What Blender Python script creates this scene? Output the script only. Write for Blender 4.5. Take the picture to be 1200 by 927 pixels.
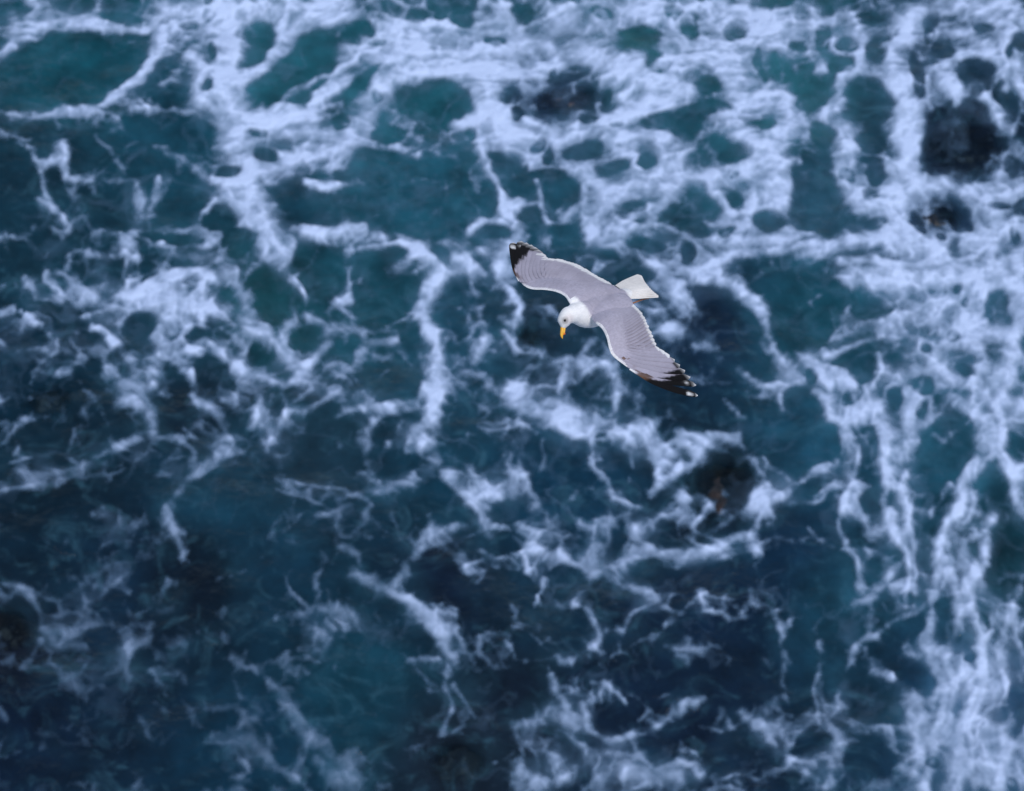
import bpy, bmesh, math
import numpy as np
from mathutils import Vector, Matrix, kdtree

# ------------------------------------------------------------------ camera, sky, sun, exposure
for o in list(bpy.data.objects):
    bpy.data.objects.remove(o)
SC = bpy.context.scene
COL = SC.collection
PW, PH = 1200.0, 927.0                      # photograph size
PITCH = math.radians(48)                    # the lens points this far below the horizon
SEA_DIST, GULL_DIST = 95.0, 27.0
CAM_H = SEA_DIST * math.sin(PITCH)          # cliff-top height above the water
FPX = 200.0 / 36.0 * PW
VD = np.array([0, math.cos(PITCH), -math.sin(PITCH)])
VU = np.array([0, math.sin(PITCH), math.cos(PITCH)])
VR = np.array([1.0, 0, 0])
CAMP = np.array([0, 0, CAM_H])

cam = bpy.data.cameras.new('camera')
cam.lens = 200; cam.sensor_width = 36; cam.clip_start = 0.5; cam.clip_end = 8000
cam.dof.use_dof = True; cam.dof.focus_distance = GULL_DIST; cam.dof.aperture_fstop = 8.0
co = bpy.data.objects.new('camera', cam); COL.objects.link(co)
co.location = CAMP; co.rotation_euler = (math.pi / 2 - PITCH, 0, 0)
SC.camera = co

SUN_EL, SUN_AZ = math.radians(60), math.radians(152)   # azimuth clockwise from +y
wd = bpy.data.worlds.new('World'); SC.world = wd; wd.use_nodes = True
nt = wd.node_tree
bg = nt.nodes['Background']; bg.inputs[1].default_value = 0.11
sky = nt.nodes.new('ShaderNodeTexSky'); sky.sky_type = 'NISHITA'; sky.sun_disc = False
sky.sun_elevation = SUN_EL; sky.sun_rotation = SUN_AZ
sky.air_density = 1.2; sky.dust_density = 1.0; sky.ozone_density = 1.5
nt.links.new(sky.outputs[0], bg.inputs[0])
sl = bpy.data.lights.new('sun', 'SUN'); sl.energy = 1.9; sl.angle = math.radians(10); sl.color = (1.0, 0.95, 0.88)
so = bpy.data.objects.new('sun', sl); COL.objects.link(so)
sd = Vector((math.sin(SUN_AZ) * math.cos(SUN_EL), math.cos(SUN_AZ) * math.cos(SUN_EL), math.sin(SUN_EL)))
so.rotation_euler = sd.to_track_quat('Z', 'Y').to_euler(); so.location = (0, 0, 150)
SC.view_settings.view_transform = 'Standard'; SC.view_settings.look = 'None'
SC.view_settings.gamma = 1; SC.view_settings.use_curve_mapping = False
SC.view_settings.exposure = 0.20
SC.cycles.transparent_max_bounces = 16
SC.cycles.max_bounces = 6

# ------------------------------------------------------------------ helpers
def ray(px, py):
    px = np.asarray(px, float); py = np.asarray(py, float)
    return VD + VR * ((px - PW / 2) / FPX)[..., None] + VU * ((PH / 2 - py) / FPX)[..., None]

def to_sea(px, py, z=0.0):
    q = ray(px, py); t = (z - CAM_H) / q[..., 2]
    return CAMP + q * t[..., None]

def to_px(x, y, z=0.0):
    p = np.stack([x, y, np.zeros_like(x) + z - CAM_H], -1)
    dd = p @ VD
    return PW / 2 + (p @ VR) / dd * FPX, PH / 2 - (p @ VU) / dd * FPX

def sstep(a, b, x):
    t = np.clip((x - a) / (b - a), 0, 1)
    return t * t * (3 - 2 * t)

def hash2(ix, iy, seed):
    h = (ix.astype(np.int64) * 374761393 + iy.astype(np.int64) * 668265263 + seed * 974711) & 0x7fffffff
    h = ((h ^ (h >> 13)) * 1274126177) & 0x7fffffff
    h = ((h ^ (h >> 16)) * 1911520717) & 0x7fffffff
    return ((h ^ (h >> 15)) & 0xffffff) / float(0xffffff)

def vnoise(x, y, seed):
    ix = np.floor(x); iy = np.floor(y); fx = x - ix; fy = y - iy
    fx = fx * fx * fx * (fx * (fx * 6 - 15) + 10); fy = fy * fy * fy * (fy * (fy * 6 - 15) + 10)
    a = hash2(ix, iy, seed); b = hash2(ix + 1, iy, seed); c = hash2(ix, iy + 1, seed); d = hash2(ix + 1, iy + 1, seed)
    return (a * (1 - fx) + b * fx) * (1 - fy) + (c * (1 - fx) + d * fx) * fy

def fbm(x, y, seed, octv=4, gain=0.5):
    s = np.zeros_like(x); amp = 1.0; tot = 0
    for k in range(octv):
        ca, sa = math.cos(0.6 * k + .3), math.sin(0.6 * k + .3)
        s += amp * vnoise((x * ca - y * sa) * 2 ** k, (x * sa + y * ca) * 2 ** k, seed + 17 * k)
        tot += amp; amp *= gain
    return s / tot * 2 - 1          # about -1..1

def worley(x, y, seed, jit=0.9):
    ix = np.floor(x); iy = np.floor(y)
    f1 = np.full_like(x, 9.0); f2 = np.full_like(x, 9.0)
    for dx in (-1, 0, 1):
        for dy in (-1, 0, 1):
            cx = ix + dx; cy = iy + dy
            px = cx + .5 + jit * (hash2(cx, cy, seed) - .5); py = cy + .5 + jit * (hash2(cx, cy, seed + 5) - .5)
            d = np.hypot(px - x, py - y)
            n = d < f1
            f2 = np.where(n, f1, np.minimum(f2, d)); f1 = np.where(n, d, f1)
    return f2 - f1

# ------------------------------------------------------------------ foam streaks and open-water cells seen on the sea
# nine tiles of the photograph (offset in pixels), each drawn in a 2.99x enlargement; "width strength x y x y ..."
Z = 2.99
OFF = [(0, 0), (400, 0), (800, 0), (0, 310), (400, 310), (800, 310), (0, 617), (400, 617), (800, 617)]
FOAM = [
 # top left
 """50 .9 30 170 60 110 130 90 200 60 260 75 390 95 480 75 560 40 640 20; 40 .7 0 190 30 150; 40 .6 30 20 60 100; 60 .6 90 40 200 40;
 42 .95 600 70 560 150 500 230 430 300 350 365 250 400 170 430 40 440; 80 .9 560 20 700 50 790 10; 100 .9 620 100 780 40;
 110 1 800 120 790 220 820 320 830 420 820 520 880 590 850 640 870 720 910 800 960 860; 50 1 1000 20 960 130 920 220 870 290 820 330;
 75 1 1196 60 1080 60 1010 110 960 170; 80 1 860 40 1000 20 1196 20; 75 1 1196 290 1130 330 1090 400 1000 430 900 430 830 400; 60 1 1196 470 1050 460 900 440;
 70 .9 1196 540 1100 500 1030 540 950 580 860 620; 40 .9 1196 640 1130 660 1080 630; 40 .9 1000 800 1100 810 1196 790; 60 .7 640 160 700 240 690 330 760 390;
 30 .8 620 360 720 410 790 440; 20 .7 480 370 620 370; 40 .7 170 430 200 520 220 560 160 610; 30 .8 220 560 250 640 340 630;
 30 .7 150 640 180 720 240 800 220 830; 25 .7 360 470 400 540 440 570; 35 .8 560 510 700 590 760 630 830 650; 40 .7 480 620 490 740 450 820 470 900;
 25 .6 540 600 520 700 510 790; 20 .7 700 740 740 690; 35 .7 540 790 700 770 740 800 730 840 560 850; 70 .6 580 880 700 900; 100 .7 900 800 980 900;
 20 .5 400 380 440 430; 20 .5 470 300 500 330 520 360; 18 .45 40 540 110 560 130 600; 30 .6 330 880 240 860 220 927; 25 .4 350 600 330 640 380 720 460 730""",
 # top middle
 """130 .75 100 220 300 170 500 180 650 130 800 80 1000 30 1196 30; 105 .85 700 130 850 190 1000 260 1196 310; 120 1 480 220 500 400 560 470 680 500;
 110 1 0 540 60 460 130 370 190 230; 60 .7 900 470 1100 470 1196 540; 80 .8 1196 560 1100 600 1040 640 930 720 880 850; 70 .9 820 560 950 650 1100 640 1196 630;
 35 .85 500 570 560 650 610 760 640 820; 25 .8 600 700 690 700 740 790; 25 .7 690 620 700 700; 30 .8 450 800 490 760 560 750 600 790; 40 .7 0 780 70 790 140 820;
 28 .7 70 860 200 840 250 880 330 910; 14 .5 370 640 370 740; 14 .45 260 600 340 640; 38 .75 1000 800 1050 720 1130 690; 60 .8 640 800 590 860 560 920; 45 .6 400 900 500 880;
 80 .8 760 460 880 440 990 400; 60 .8 480 480 490 560; 80 .8 0 180 120 150 200 100; 80 .8 280 120 440 110; 100 .8 560 60 640 100; 40 .6 0 640 100 630; 30 .6 200 490 300 510;
 60 .7 1120 740 1060 800 960 850; 40 .6 870 640 850 720 780 790; 30 .5 820 870 1000 880; 90 .8 1000 380 1130 350""",
 # top right
 """80 1.2 810 20 780 90 760 200 762 300 775 420 800 560 850 650; 100 .95 740 660 715 780 750 870 870 890; 125 .75 0 170 130 200 200 260; 125 .75 90 40 250 70 400 60 620 110;
 100 .75 200 330 330 330 380 430; 100 .9 330 480 270 560 330 640 340 720; 90 .9 130 420 230 500; 90 .9 0 580 130 620 300 600; 60 .9 560 440 590 540 560 560 620 720 700 700;
 60 .9 400 900 560 860 700 850; 50 .8 260 700 220 800 130 850; 60 .8 200 860 330 850 420 830; 60 .8 550 320 560 420 ; 60 .8 640 270 540 300 510 400; 60 .9 900 260 940 360 ; 50 .85 1060 370 1110 460 1150 470;
 60 .8 870 130 990 130 1060 180 1100 270; 60 .8 950 230 1040 210; 70 .8 1196 540 1130 570 1110 640; 90 .8 850 670 950 620 1040 680 1090 740; 80 .8 1000 850 1120 800 1196 800;
 60 .6 880 730 920 800 870 860; 100 .7 1080 60 1196 120; 80 .8 900 20 1100 20; 60 .7 1150 200 1170 330; 60 .7 1100 690 1196 660; 50 .7 480 190 480 260; 40 .8 540 60 550 190 640 200;
 40 .8 650 120 650 240; 100 .8 400 90 560 70; 50 .6 620 640 700 640""",
 # middle left
 """40 .8 70 40 110 90 200 100 150 20; 30 .7 0 160 60 140 130 190; 45 .7 200 20 340 80; 60 .8 500 100 600 130 550 220 560 300; 55 .85 560 60 700 20 800 40 840 120 860 220 930 260 1010 320;
 45 .8 1000 150 1080 160 1140 210 1196 210; 50 .8 1010 150 980 240 1010 310; 50 .7 620 140 720 150 780 170; 40 .8 350 210 390 230 400 260; 30 .6 0 270 60 310 150 290; 50 .8 400 380 430 430 500 440 540 540 560 620;
 40 .6 470 310 480 380; 60 .8 410 500 530 480; 30 .75 560 610 640 600 690 600; 25 .7 640 600 680 680; 35 .7 630 300 700 270 760 300; 28 .8 650 380 690 460 750 490 800 560 810 640;
 40 .85 820 340 900 370 1000 410 1060 370 1140 260; 45 .9 820 640 760 650 740 720 660 760 600 830 570 910; 40 .7 880 560 900 480 960 600 920 650; 30 .7 1000 530 1100 500 1180 430;
 32 .85 180 740 280 720 350 670 430 640 490 610; 20 .7 250 600 240 670 280 720; 18 .7 0 680 90 680; 20 .7 0 810 90 800; 15 .6 1050 780 1196 800; 15 .6 1000 30 1030 70 1040 120; 35 .5 120 380 210 380 300 340;
 45 .7 530 330 540 420; 40 .6 640 180 600 260 620 360; 18 .6 950 800 1060 850 1150 890; 25 .6 1110 910 1196 860; 35 .6 1150 330 1196 350; 22 .6 1160 560 1196 620; 25 .5 420 60 380 130 300 160; 40 .6 700 80 690 200""",
 # middle
 """60 1.2 350 20 310 80 310 170 340 260 350 360; 90 1.15 350 360 340 450 320 540; 40 .8 360 20 480 5; 30 .7 540 0 600 80 640 130 600 200 560 180; 40 .75 480 150 490 230 460 290; 25 .7 560 230 600 290;
 40 .7 0 200 60 220 80 290 40 330; 30 .75 110 250 190 260; 30 .6 120 310 180 320 100 420 90 470; 40 .65 0 510 80 490 250 500; 85 1.1 600 420 640 500 720 540 800 590; 70 .85 700 490 800 520 860 570;
 70 .85 850 580 980 570 1060 600 1130 690; 40 .7 920 350 950 440 940 520; 28 .75 870 690 930 740 960 800 1050 840; 40 .8 1090 770 1196 700; 60 .8 1196 800 1100 880 1040 927; 45 .8 390 720 440 800 480 880 510 927;
 60 .7 280 620 340 680; 50 .8 270 740 180 790 110 800; 30 .7 60 720 130 790 180 850; 50 .75 480 780 580 810; 30 .6 0 810 80 830; 15 .5 620 580 520 600; 50 .8 1140 240 1170 230; 20 .6 780 330 740 430;
 30 .6 400 300 440 360 500 370; 35 .6 240 640 270 560; 30 .5 200 560 160 640; 45 .7 260 600 300 560; 30 .6 100 850 80 910; 25 .6 190 850 200 927; 25 .5 700 640 720 720; 30 .6 1000 600 1010 740; 35 .5 530 400 470 540 ;
 40 .55 860 270 820 360; 30 .5 660 720 700 840; 25 .6 850 900 920 927; 40 .6 60 560 90 680; 30 .5 390 60 430 180; 14 .4 80 100 250 80; 12 .4 170 200 250 170; 12 .45 210 300 290 370; 60 .7 1100 20 1180 30; 60 .6 1150 60 1196 150""",
 # middle right
 """80 .95 560 70 700 80 850 50 1000 50 1100 20; 90 .72 720 250 850 200 1000 130 1130 60; 80 .65 780 330 900 330 1000 300 1100 200 1150 100; 95 .7 760 420 850 400 1000 430 1130 400 1196 350; 90 .78 1000 520 1060 600 1120 700 1196 800;
 110 .72 1080 470 1196 500; 50 .9 1170 20 1180 120 1130 250; 45 .85 200 100 280 170 290 270 340 350 400 420; 50 .8 60 60 190 90; 40 .8 0 50 150 40; 35 .8 200 380 290 430 370 440 430 410; 24 .7 360 430 355 540;
 60 1.1 430 350 520 420 620 490 640 540 560 580 510 550; 55 .8 640 500 690 560 720 640 700 720 740 790; 50 .85 570 610 560 700 600 790 620 870; 30 .85 520 720 440 740 370 790 300 840 240 927; 25 .7 370 830 470 840 520 790;
 28 .85 500 330 570 300 700 270; 14 .5 520 190 530 240 490 300; 20 .6 440 155 500 130; 14 .5 570 180 620 140; 25 .7 670 340 680 400 650 470; 50 .8 800 480 800 600 760 700; 40 .75 790 600 860 590 880 520; 30 .6 880 630 930 660;
 25 .7 100 590 220 630 280 700 300 780; 20 .6 310 690 360 760; 70 .85 0 600 60 610 100 660; 70 .8 270 800 300 840; 40 .8 1090 700 1010 780 980 830; 45 .8 40 290 100 300; 25 .7 1030 820 1000 910; 50 .7 780 800 800 900; 60 .7 0 820 40 870; 20 .5 160 490 220 550;
 40 .6 620 60 720 160; 30 .6 640 620 660 700; 40 .7 880 860 780 850; 60 .8 240 850 300 870; 40 .7 470 460 560 560; 30 .6 560 800 480 800; 40 .5 120 770 200 810""",
 # bottom left
 """32 .8 580 0 600 70 610 130; 25 .8 0 215 90 215; 40 .7 90 240 140 330 180 400 280 420; 40 .65 290 340 240 380; 25 .65 80 490 130 390; 35 .7 180 490 230 530; 25 .5 200 240 280 170 350 110; 30 .5 280 240 350 210 420 160;
 30 .65 410 430 500 410 510 390; 40 .6 530 310 600 310; 30 .6 540 620 570 650; 25 .6 490 680 510 750; 25 .6 150 720 180 690; 35 .65 700 640 800 640 850 720 900 790 960 850 1040 890; 55 .7 950 560 1000 650 1080 730 1130 800; 55 .8 1100 820 1196 900;
 18 .65 960 170 1000 240 1060 310; 25 .7 1140 350 1180 380; 22 .55 1010 500 1100 460 1140 480; 12 .5 750 210 870 160; 25 .5 1080 380 1140 400; 25 .5 1100 170 1110 220; 20 .5 540 780 590 850 640 910; 12 .5 700 770 790 770; 30 .5 440 540 420 460;
 20 .6 130 230 200 240 190 290 130 290; 25 .5 560 220 550 300; 18 .5 280 500 300 470; 20 .5 980 50 1040 0; 20 .45 640 360 700 430; 25 .45 320 110 300 250; 22 .45 520 500 570 560 560 600; 14 .4 660 560 700 640; 20 .5 1150 290 1196 310; 20 .5 340 800 330 880; 30 .5 860 700 960 790; 15 .4 870 450 900 540""",
 # bottom middle
 """40 .8 300 60 260 110 230 200 180 240; 48 1.1 50 200 140 230 240 290 310 350 370 430 390 480; 40 .7 0 300 90 340; 25 .75 220 480 320 470; 22 .7 360 480 370 620 340 700 330 740; 16 .65 390 560 440 630 450 680 520 685; 50 .7 300 50 430 10 520 40;
 22 .8 710 190 685 240 680 290; 40 .6 640 90 700 80; 30 .6 640 110 650 160; 35 .8 780 90 850 140 970 190 1050 240 1110 270; 70 .8 860 160 910 40 950 10; 80 .85 1010 120 1080 70 1196 100; 30 .7 870 310 900 390 880 440; 25 .7 930 380 1000 380 1040 320 1110 280;
 22 .65 1100 430 1150 370 1196 350; 35 .75 730 470 800 490; 32 .8 720 540 770 620 800 700; 65 .85 640 700 740 670 800 720; 32 .8 830 640 860 730 940 780 1000 750; 25 .75 940 550 1000 620; 16 .6 590 380 650 390 710 450; 30 .5 490 580 530 570; 90 .8 0 820 50 880;
 40 .6 610 880 680 910; 50 .6 740 830 780 900; 40 .6 850 800 900 900; 30 .7 930 830 1050 830 1100 870 1196 840; 40 .65 1110 700 1196 650; 15 .6 1120 600 1180 570; 15 .5 450 860 510 850; 60 .7 480 50 530 10; 14 .4 0 510 100 520; 20 .5 120 400 200 440 220 480;
 22 .6 310 280 330 320 380 350; 15 .5 440 160 500 130; 30 .6 940 130 990 190; 25 .5 970 480 1000 470; 50 .5 680 650 760 640; 16 .5 560 430 590 490 700 500 720 540; 25 .6 0 100 60 130 100 210; 20 .5 1130 300 1196 330; 18 .5 820 280 880 320; 60 .6 1000 880 1196 900; 18 .4 860 630 920 590""",
 # bottom right
 """50 1.15 0 90 100 65 220 40 240 100; 40 .8 790 20 790 110 700 180 680 220 600 270; 20 .6 640 90 620 140; 40 .8 730 210 760 200; 30 .75 920 100 920 200 830 280 750 310 690 370 620 420 560 550; 80 .6 980 30 1000 150 1060 260 1120 330 1196 380; 25 .8 1070 370 1000 400;
 30 .75 770 430 870 440 930 400; 90 .5 940 480 1000 560 1080 560 1100 450; 60 .75 780 600 820 760 800 880; 90 .6 850 740 950 700 1060 720; 80 .75 950 800 930 927; 40 .9 1040 560 1000 800 970 880; 30 .6 330 320 360 410 340 560; 18 .5 490 420 470 600 490 710;
 30 .65 420 30 520 90; 38 .8 380 830 450 860 520 840 520 927; 30 .7 440 860 420 927; 35 .65 180 660 260 720 330 770; 30 .7 0 630 50 600; 35 .75 0 830 60 850 70 890; 28 .6 0 330 90 260; 40 .5 0 460 90 460; 40 .75 660 520 710 530; 18 .6 150 900 200 885;
 45 .6 540 740 560 850; 60 .4 1130 150 1196 180; 100 .7 1060 820 1160 860; 60 .7 760 640 790 720; 40 .6 820 130 870 200; 20 .5 100 270 180 270; 25 .6 1150 380 1196 460; 18 .5 340 610 380 640; 40 .6 880 500 850 640; 40 .6 620 720 720 740; 25 .5 360 740 400 800; 30 .6 580 570 540 640""",
]
HOLES = [
 """p 60 150 260 110 400 110 530 100 500 200 420 290 330 350 200 395 30 425 -60 440 -60 200; p 810 100 940 60 940 150 890 240 820 250; p 1000 170 1100 125 1180 150 1140 280 1080 390 1000 380 880 330; p 470 400 620 390 740 460 730 540 640 520 540 490 480 470;
 p 540 300 600 270 660 300 660 345 560 345; p 560 200 650 165 640 220 540 290 500 290; e 120 490 45 40; e 930 530 50 25; e 765 745 60 40; e 815 830 62 48; p 940 640 1040 590 1090 660 1196 690 1196 770 1040 780 980 740; e 420 60 100 25; e 650 95 35 18; e 740 15 12 20; e 730 65 25 25;
 p 580 620 700 650 710 710 640 770 540 740; p 250 560 300 500 380 560 340 600 260 630; p 0 580 100 570 130 640 150 760 60 830 -40 830; e 400 750 65 40; e 620 820 80 18; e 1110 600 40 15; p 1010 850 1196 840 1196 960 1010 960; p 180 620 230 610 260 760 230 740; e 900 460 35 15; e 740 300 25 25; e 735 180 15 30; e 20 920 60 60; e 780 590 45 25""",
 """p 200 270 370 230 430 300 440 370 370 420 280 400 200 350; e 190 445 55 35; p -20 580 100 490 230 520 330 550 440 480 475 540 440 600 480 720 440 780 330 850 200 800 60 760 -20 750; e 50 115 55 42; p 10 330 40 280 140 225 140 250 80 300 30 355; e 355 42 25 20; e 435 50 40 26;
 e 265 45 48 26; e 535 122 40 18; e 630 35 40 28; e 835 10 30 20; e 910 45 26 32; e 1150 35 40 26; e 1040 130 72 48; e 1110 225 40 32; e 570 315 45 38; e 590 390 20 30; p 660 350 760 320 880 290 880 360 750 380 670 390; e 790 250 72 22; e 850 395 35 22; e 760 385 28 22; e 930 325 20 20; e 745 232 15 15;
 e 695 490 26 28; e 740 520 16 34; e 590 540 90 25; e 730 595 72 22; e 850 515 55 36; p 880 580 960 530 1020 540 1010 590 900 610; e 1070 555 35 28; e 625 640 60 36; e 665 765 50 55; e 785 670 78 60; e 525 690 38 55; e 1130 430 80 32; e 1030 715 38 24; p 1030 780 1150 710 1196 700 1196 760 1060 800;
 e 530 800 55 28; e 20 410 30 30; e 120 150 40 12; e 150 330 22 22; e 630 560 40 30; e 960 430 30 10; e 800 850 60 60; e 130 880 100 30; e 450 460 14 34; e 380 15 90 12; e 1080 880 60 25""",
 """e 15 80 30 50; e 175 95 42 42; e 80 295 42 40; e 110 385 60 26; p -20 390 30 390 80 450 70 490 -20 490; e 180 535 58 38; e 285 435 42 22; e 262 215 16 60; e 322 200 18 30; e 395 155 34 24; e 500 130 40 48; e 600 165 40 36; e 575 238 64 36; e 710 185 44 58; e 650 50 40 24; p 380 310 440 250 540 260 540 320 500 370 440 410 385 370; e 655 360 85 72;
 e 670 480 58 44; e 490 475 52 44; p 440 550 530 540 560 700 570 800 510 835 430 810 380 760 365 690 385 600; e 585 605 24 24; e 680 600 34 38; e 670 555 38 18; e 310 770 48 42; e 50 810 55 32; e 85 710 35 30; e 25 905 28 40; e 190 610 14 14; e 665 790 30 22; e 200 700 32 26; p 835 430 930 350 1050 370 1080 430 1150 480 1150 540 1090 640 1000 640 930 610 850 600 830 500;
 e 1020 270 64 42; e 1130 350 44 44; e 905 180 32 60; e 830 270 18 80; e 920 770 50 40; e 820 780 25 50; e 1010 775 18 18; e 890 830 20 16; e 1100 720 40 14; e 1155 600 30 40; e 860 130 20 40; e 1130 200 14 40; e 760 120 20 20; e 40 410 60 40; e 440 780 40 40; e 1150 830 14 30; e 1160 150 40 30; e 170 820 25 18; e 720 690 50 12; e 1050 100 40 15; e 1180 720 30 30""",
 """e 630 500 65 60; p 100 820 200 780 330 760 360 830 260 880 100 900; p 620 850 740 740 850 690 950 760 980 870 900 960 640 960; e 940 90 55 70; e 920 300 50 40; e 1060 240 30 50; p 110 420 260 390 280 450 200 520 100 530; e 30 430 60 120; e 330 660 60 40; p 960 640 1100 600 1180 680 1120 760 1000 760; e 110 620 70 50; e 1110 60 90 40; e 60 880 100 60; e 660 230 35 25; e 720 370 60 50; e 130 30 10 20; e 60 130 20 40; e 480 200 60 50; e 1030 260 30 30; e 480 800 120 60; e 440 380 15 20; e 160 130 20 20""",
 """p 90 360 160 330 290 320 290 430 230 490 150 480 80 460; p 20 40 290 20 290 120 220 180 110 200 20 150; e 400 120 35 80; e 440 560 45 50; p 270 800 360 730 430 800 470 890 400 910 290 870; e 660 240 50 42; e 40 540 45 30; e 150 570 45 45; p 120 700 180 660 280 650 270 710 180 760 120 750; p 10 640 70 630 100 690 60 730; p 620 680 720 590 860 640 860 720 800 800 700 790;
 e 960 700 50 70; e 1045 740 45 80; e 880 830 60 50; e 920 610 40 22; e 1150 560 22 22; e 380 500 18 40; e 20 300 25 40; e 730 260 50 50; e 700 100 60 40; e 600 870 80 40; e 1120 480 40 50; p 210 190 290 190 290 330 220 280; e 560 330 45 40; e 90 350 30 25; e 500 660 60 40; e 1140 820 50 30; e 250 540 40 22""",
 """p 260 80 420 20 540 80 600 140 560 190 500 290 400 310 330 260 330 180; e 660 160 80 45; p 10 100 150 100 240 180 270 310 330 420 250 390 190 340 120 330 100 220; p 310 560 400 560 540 590 540 680 460 720 380 740 320 690; p 380 450 430 440 500 540 490 600 370 560; p 110 640 250 680 280 780 230 860 150 850 30 740; p 820 640 950 530 1010 570 1020 680 960 780 850 760 800 700; e 690 840 60 42; e 1110 150 36 62; e 965 270 26 28;
 e 860 460 48 36; e 600 400 44 50; e 700 170 50 40; e 560 360 40 22; e 660 650 16 26; e 840 540 22 26; e 750 500 30 40; p 1060 720 1100 710 1150 800 1100 860 1040 800; p 340 860 480 850 600 930 560 980 300 980; e 100 480 120 40; e 280 600 60 80; e 480 130 60 25; e 590 480 30 30; e 440 400 20 30; e 1010 150 14 20; e 870 330 24 14; e 1000 390 28 20; e 560 500 12 20; e 420 790 60 22; e 660 610 40 20; e 960 100 20 20; e 1180 380 20 30""",
 """p -40 -20 380 -20 330 70 220 150 130 190 -40 190; p 640 -20 960 -20 900 120 760 190 680 230 650 130; e 660 250 60 80; e 160 265 32 22; e 150 650 120 70; p 640 420 800 440 820 560 760 620 640 600; e 60 350 70 90; e 480 470 50 40; p 860 130 980 130 960 300 860 420 760 380; e 120 560 70 60; p 1130 500 1196 480 1250 600 1196 760 1100 680 1040 600; e 680 850 140 80; e 900 900 60 30; e 220 850 200 60; e 1050 150 40 40; e 340 390 60 40; e 500 200 50 60; e 1000 400 60 60""",
 """p -20 390 80 380 200 450 300 560 300 760 180 820 60 780 -20 760; p 260 240 320 140 440 190 500 260 460 310 360 300 320 250; p 510 150 620 150 670 200 660 300 560 280; p 400 540 620 520 680 600 620 700 470 660; p 700 300 840 290 880 380 820 470 730 440; p 880 220 1000 220 1030 290 980 350 900 350; p 1020 160 1180 160 1250 260 1100 240; e 1040 530 60 55; p 870 640 980 620 1040 700 980 750 890 740; e 850 490 45 40; e 950 430 35 45; e 270 400 50 40;
 e 640 430 55 50; e 460 330 60 60; p 200 900 330 740 460 760 560 840 560 960 200 960; e 350 160 40 40; e 780 170 55 40; e 560 60 90 40; e 1120 380 30 22; e 990 30 24 20; e 1150 760 40 30; e 90 450 110 60; e 560 800 50 40; e 470 20 14 18; e 1180 540 40 50; e 930 660 20 10; e 1080 350 40 30; e 860 560 24 40""",
 """p 1000 60 1110 -20 1250 -20 1250 300 1120 270 1050 190; p 600 560 730 540 760 640 740 720 640 720 590 680; p 640 430 760 380 780 440 760 540 700 500; e 1170 640 40 80; p 260 110 560 110 600 180 560 280 480 330 420 260 280 200; p 20 120 220 110 250 220 120 240 20 220; p 380 480 460 440 460 640 400 700 370 600; e 800 340 40 30; e 900 285 26 28; e 130 560 140 70; p 60 720 180 720 320 800 340 860 180 870 80 840; e 650 850 90 60; e 230 540 80 60; e 560 50 80 50; e 540 500 30 140;
 e 1030 340 22 40; e 120 380 100 40; e 860 840 30 20; e 820 530 40 70; e 990 460 25 14; e 1160 890 18 25; e 470 770 60 30; e 780 250 30 20; e 280 400 60 60; e 420 800 40 20""",
]
COVER = ["445556566556", "235555555554", "344435445455", "355434444456", "344444543456", "333344543345", "222233443343", "332233322244", "223323433447"]

U0, U1, V0, V1 = -40, 1241, -40, 968          # raster of the drawn streaks, 1 px cells
RW, RH = U1 - U0, V1 - V0
S = np.zeros((RH, RW)); HL = np.zeros((RH, RW))
GU, GV = np.meshgrid(np.arange(U0, U1), np.arange(V0, V1))

def window(x0, y0, x1, y1):
    a = max(int(x0) - U0, 0); b = min(int(x1) + 2 - U0, RW); c = max(int(y0) - V0, 0); d = min(int(y1) + 2 - V0, RH)
    return (slice(c, d), slice(a, b)) if b > a and d > c else None

def seg_dist(px, py, a, b):
    ab = b - a; L = max(ab @ ab, 1e-9)
    t = np.clip(((px - a[0]) * ab[0] + (py - a[1]) * ab[1]) / L, 0, 1)
    return np.hypot(px - a[0] - t * ab[0], py - a[1] - t * ab[1])

# long streaks of the backwash, in photo pixels
LONG = '''18 1.1 1192 300 1186 420 1166 480 1180 545 1204 600; 16 1.0 1162 290 1134 380 1098 435 1064 500; 14 1.1 1008 465 1036 520 1040 600 1066 650 1058 705; 16 1.0 1142 555 1102 640 1086 740 1100 830 1080 935;
 18 1.1 1166 610 1130 700 1150 780 1120 870 1130 940; 14 .95 1194 690 1170 760 1186 840 1170 940; 12 .95 986 480 1002 560 984 620 1010 690; 12 .9 1110 640 1120 720 1104 780 1112 860; 10 .85 1060 560 1074 640 1066 720;
 14 .9 1186 10 1170 60 1180 110; 12 .9 1196 250 1140 300 1060 320 980 310; 14 1.0 1040 250 1090 300 1150 330; 12 .9 960 290 860 300 820 330; 14 1.0 690 60 600 80 540 70 470 90; 12 .95 870 40 780 70 730 110;
 12 .9 430 60 360 100 300 160 262 172; 12 .9 650 20 560 30 480 20; 10 .85 1010 20 960 60 900 50; 12 .9 860 250 830 210 760 200 720 170'''
FOAM = FOAM + [';'.join(' '.join([str(float(i.split()[0]) * Z), i.split()[1]] + [str(float(q) * Z) for q in i.split()[2:]]) for i in LONG.split(';'))]
for (ox, oy), txt in zip(OFF + [(0, 0)], FOAM):
    for item in txt.split(';'):
        v = [float(q) for q in item.split()]
        hw = max(v[0] / Z / 2, 2.6); s = v[1]
        pts = np.array(v[2:]).reshape(-1, 2) / Z + (ox, oy)
        R = hw * 1.8
        for a, b in zip(pts[:-1], pts[1:]):
            w_ = window(min(a[0], b[0]) - R, min(a[1], b[1]) - R, max(a[0], b[0]) + R, max(a[1], b[1]) + R)
            if w_:
                d = seg_dist(GU[w_], GV[w_], a, b) / hw
                S[w_] = np.maximum(S[w_], s * sstep(1.75, 0.0, d))
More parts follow.
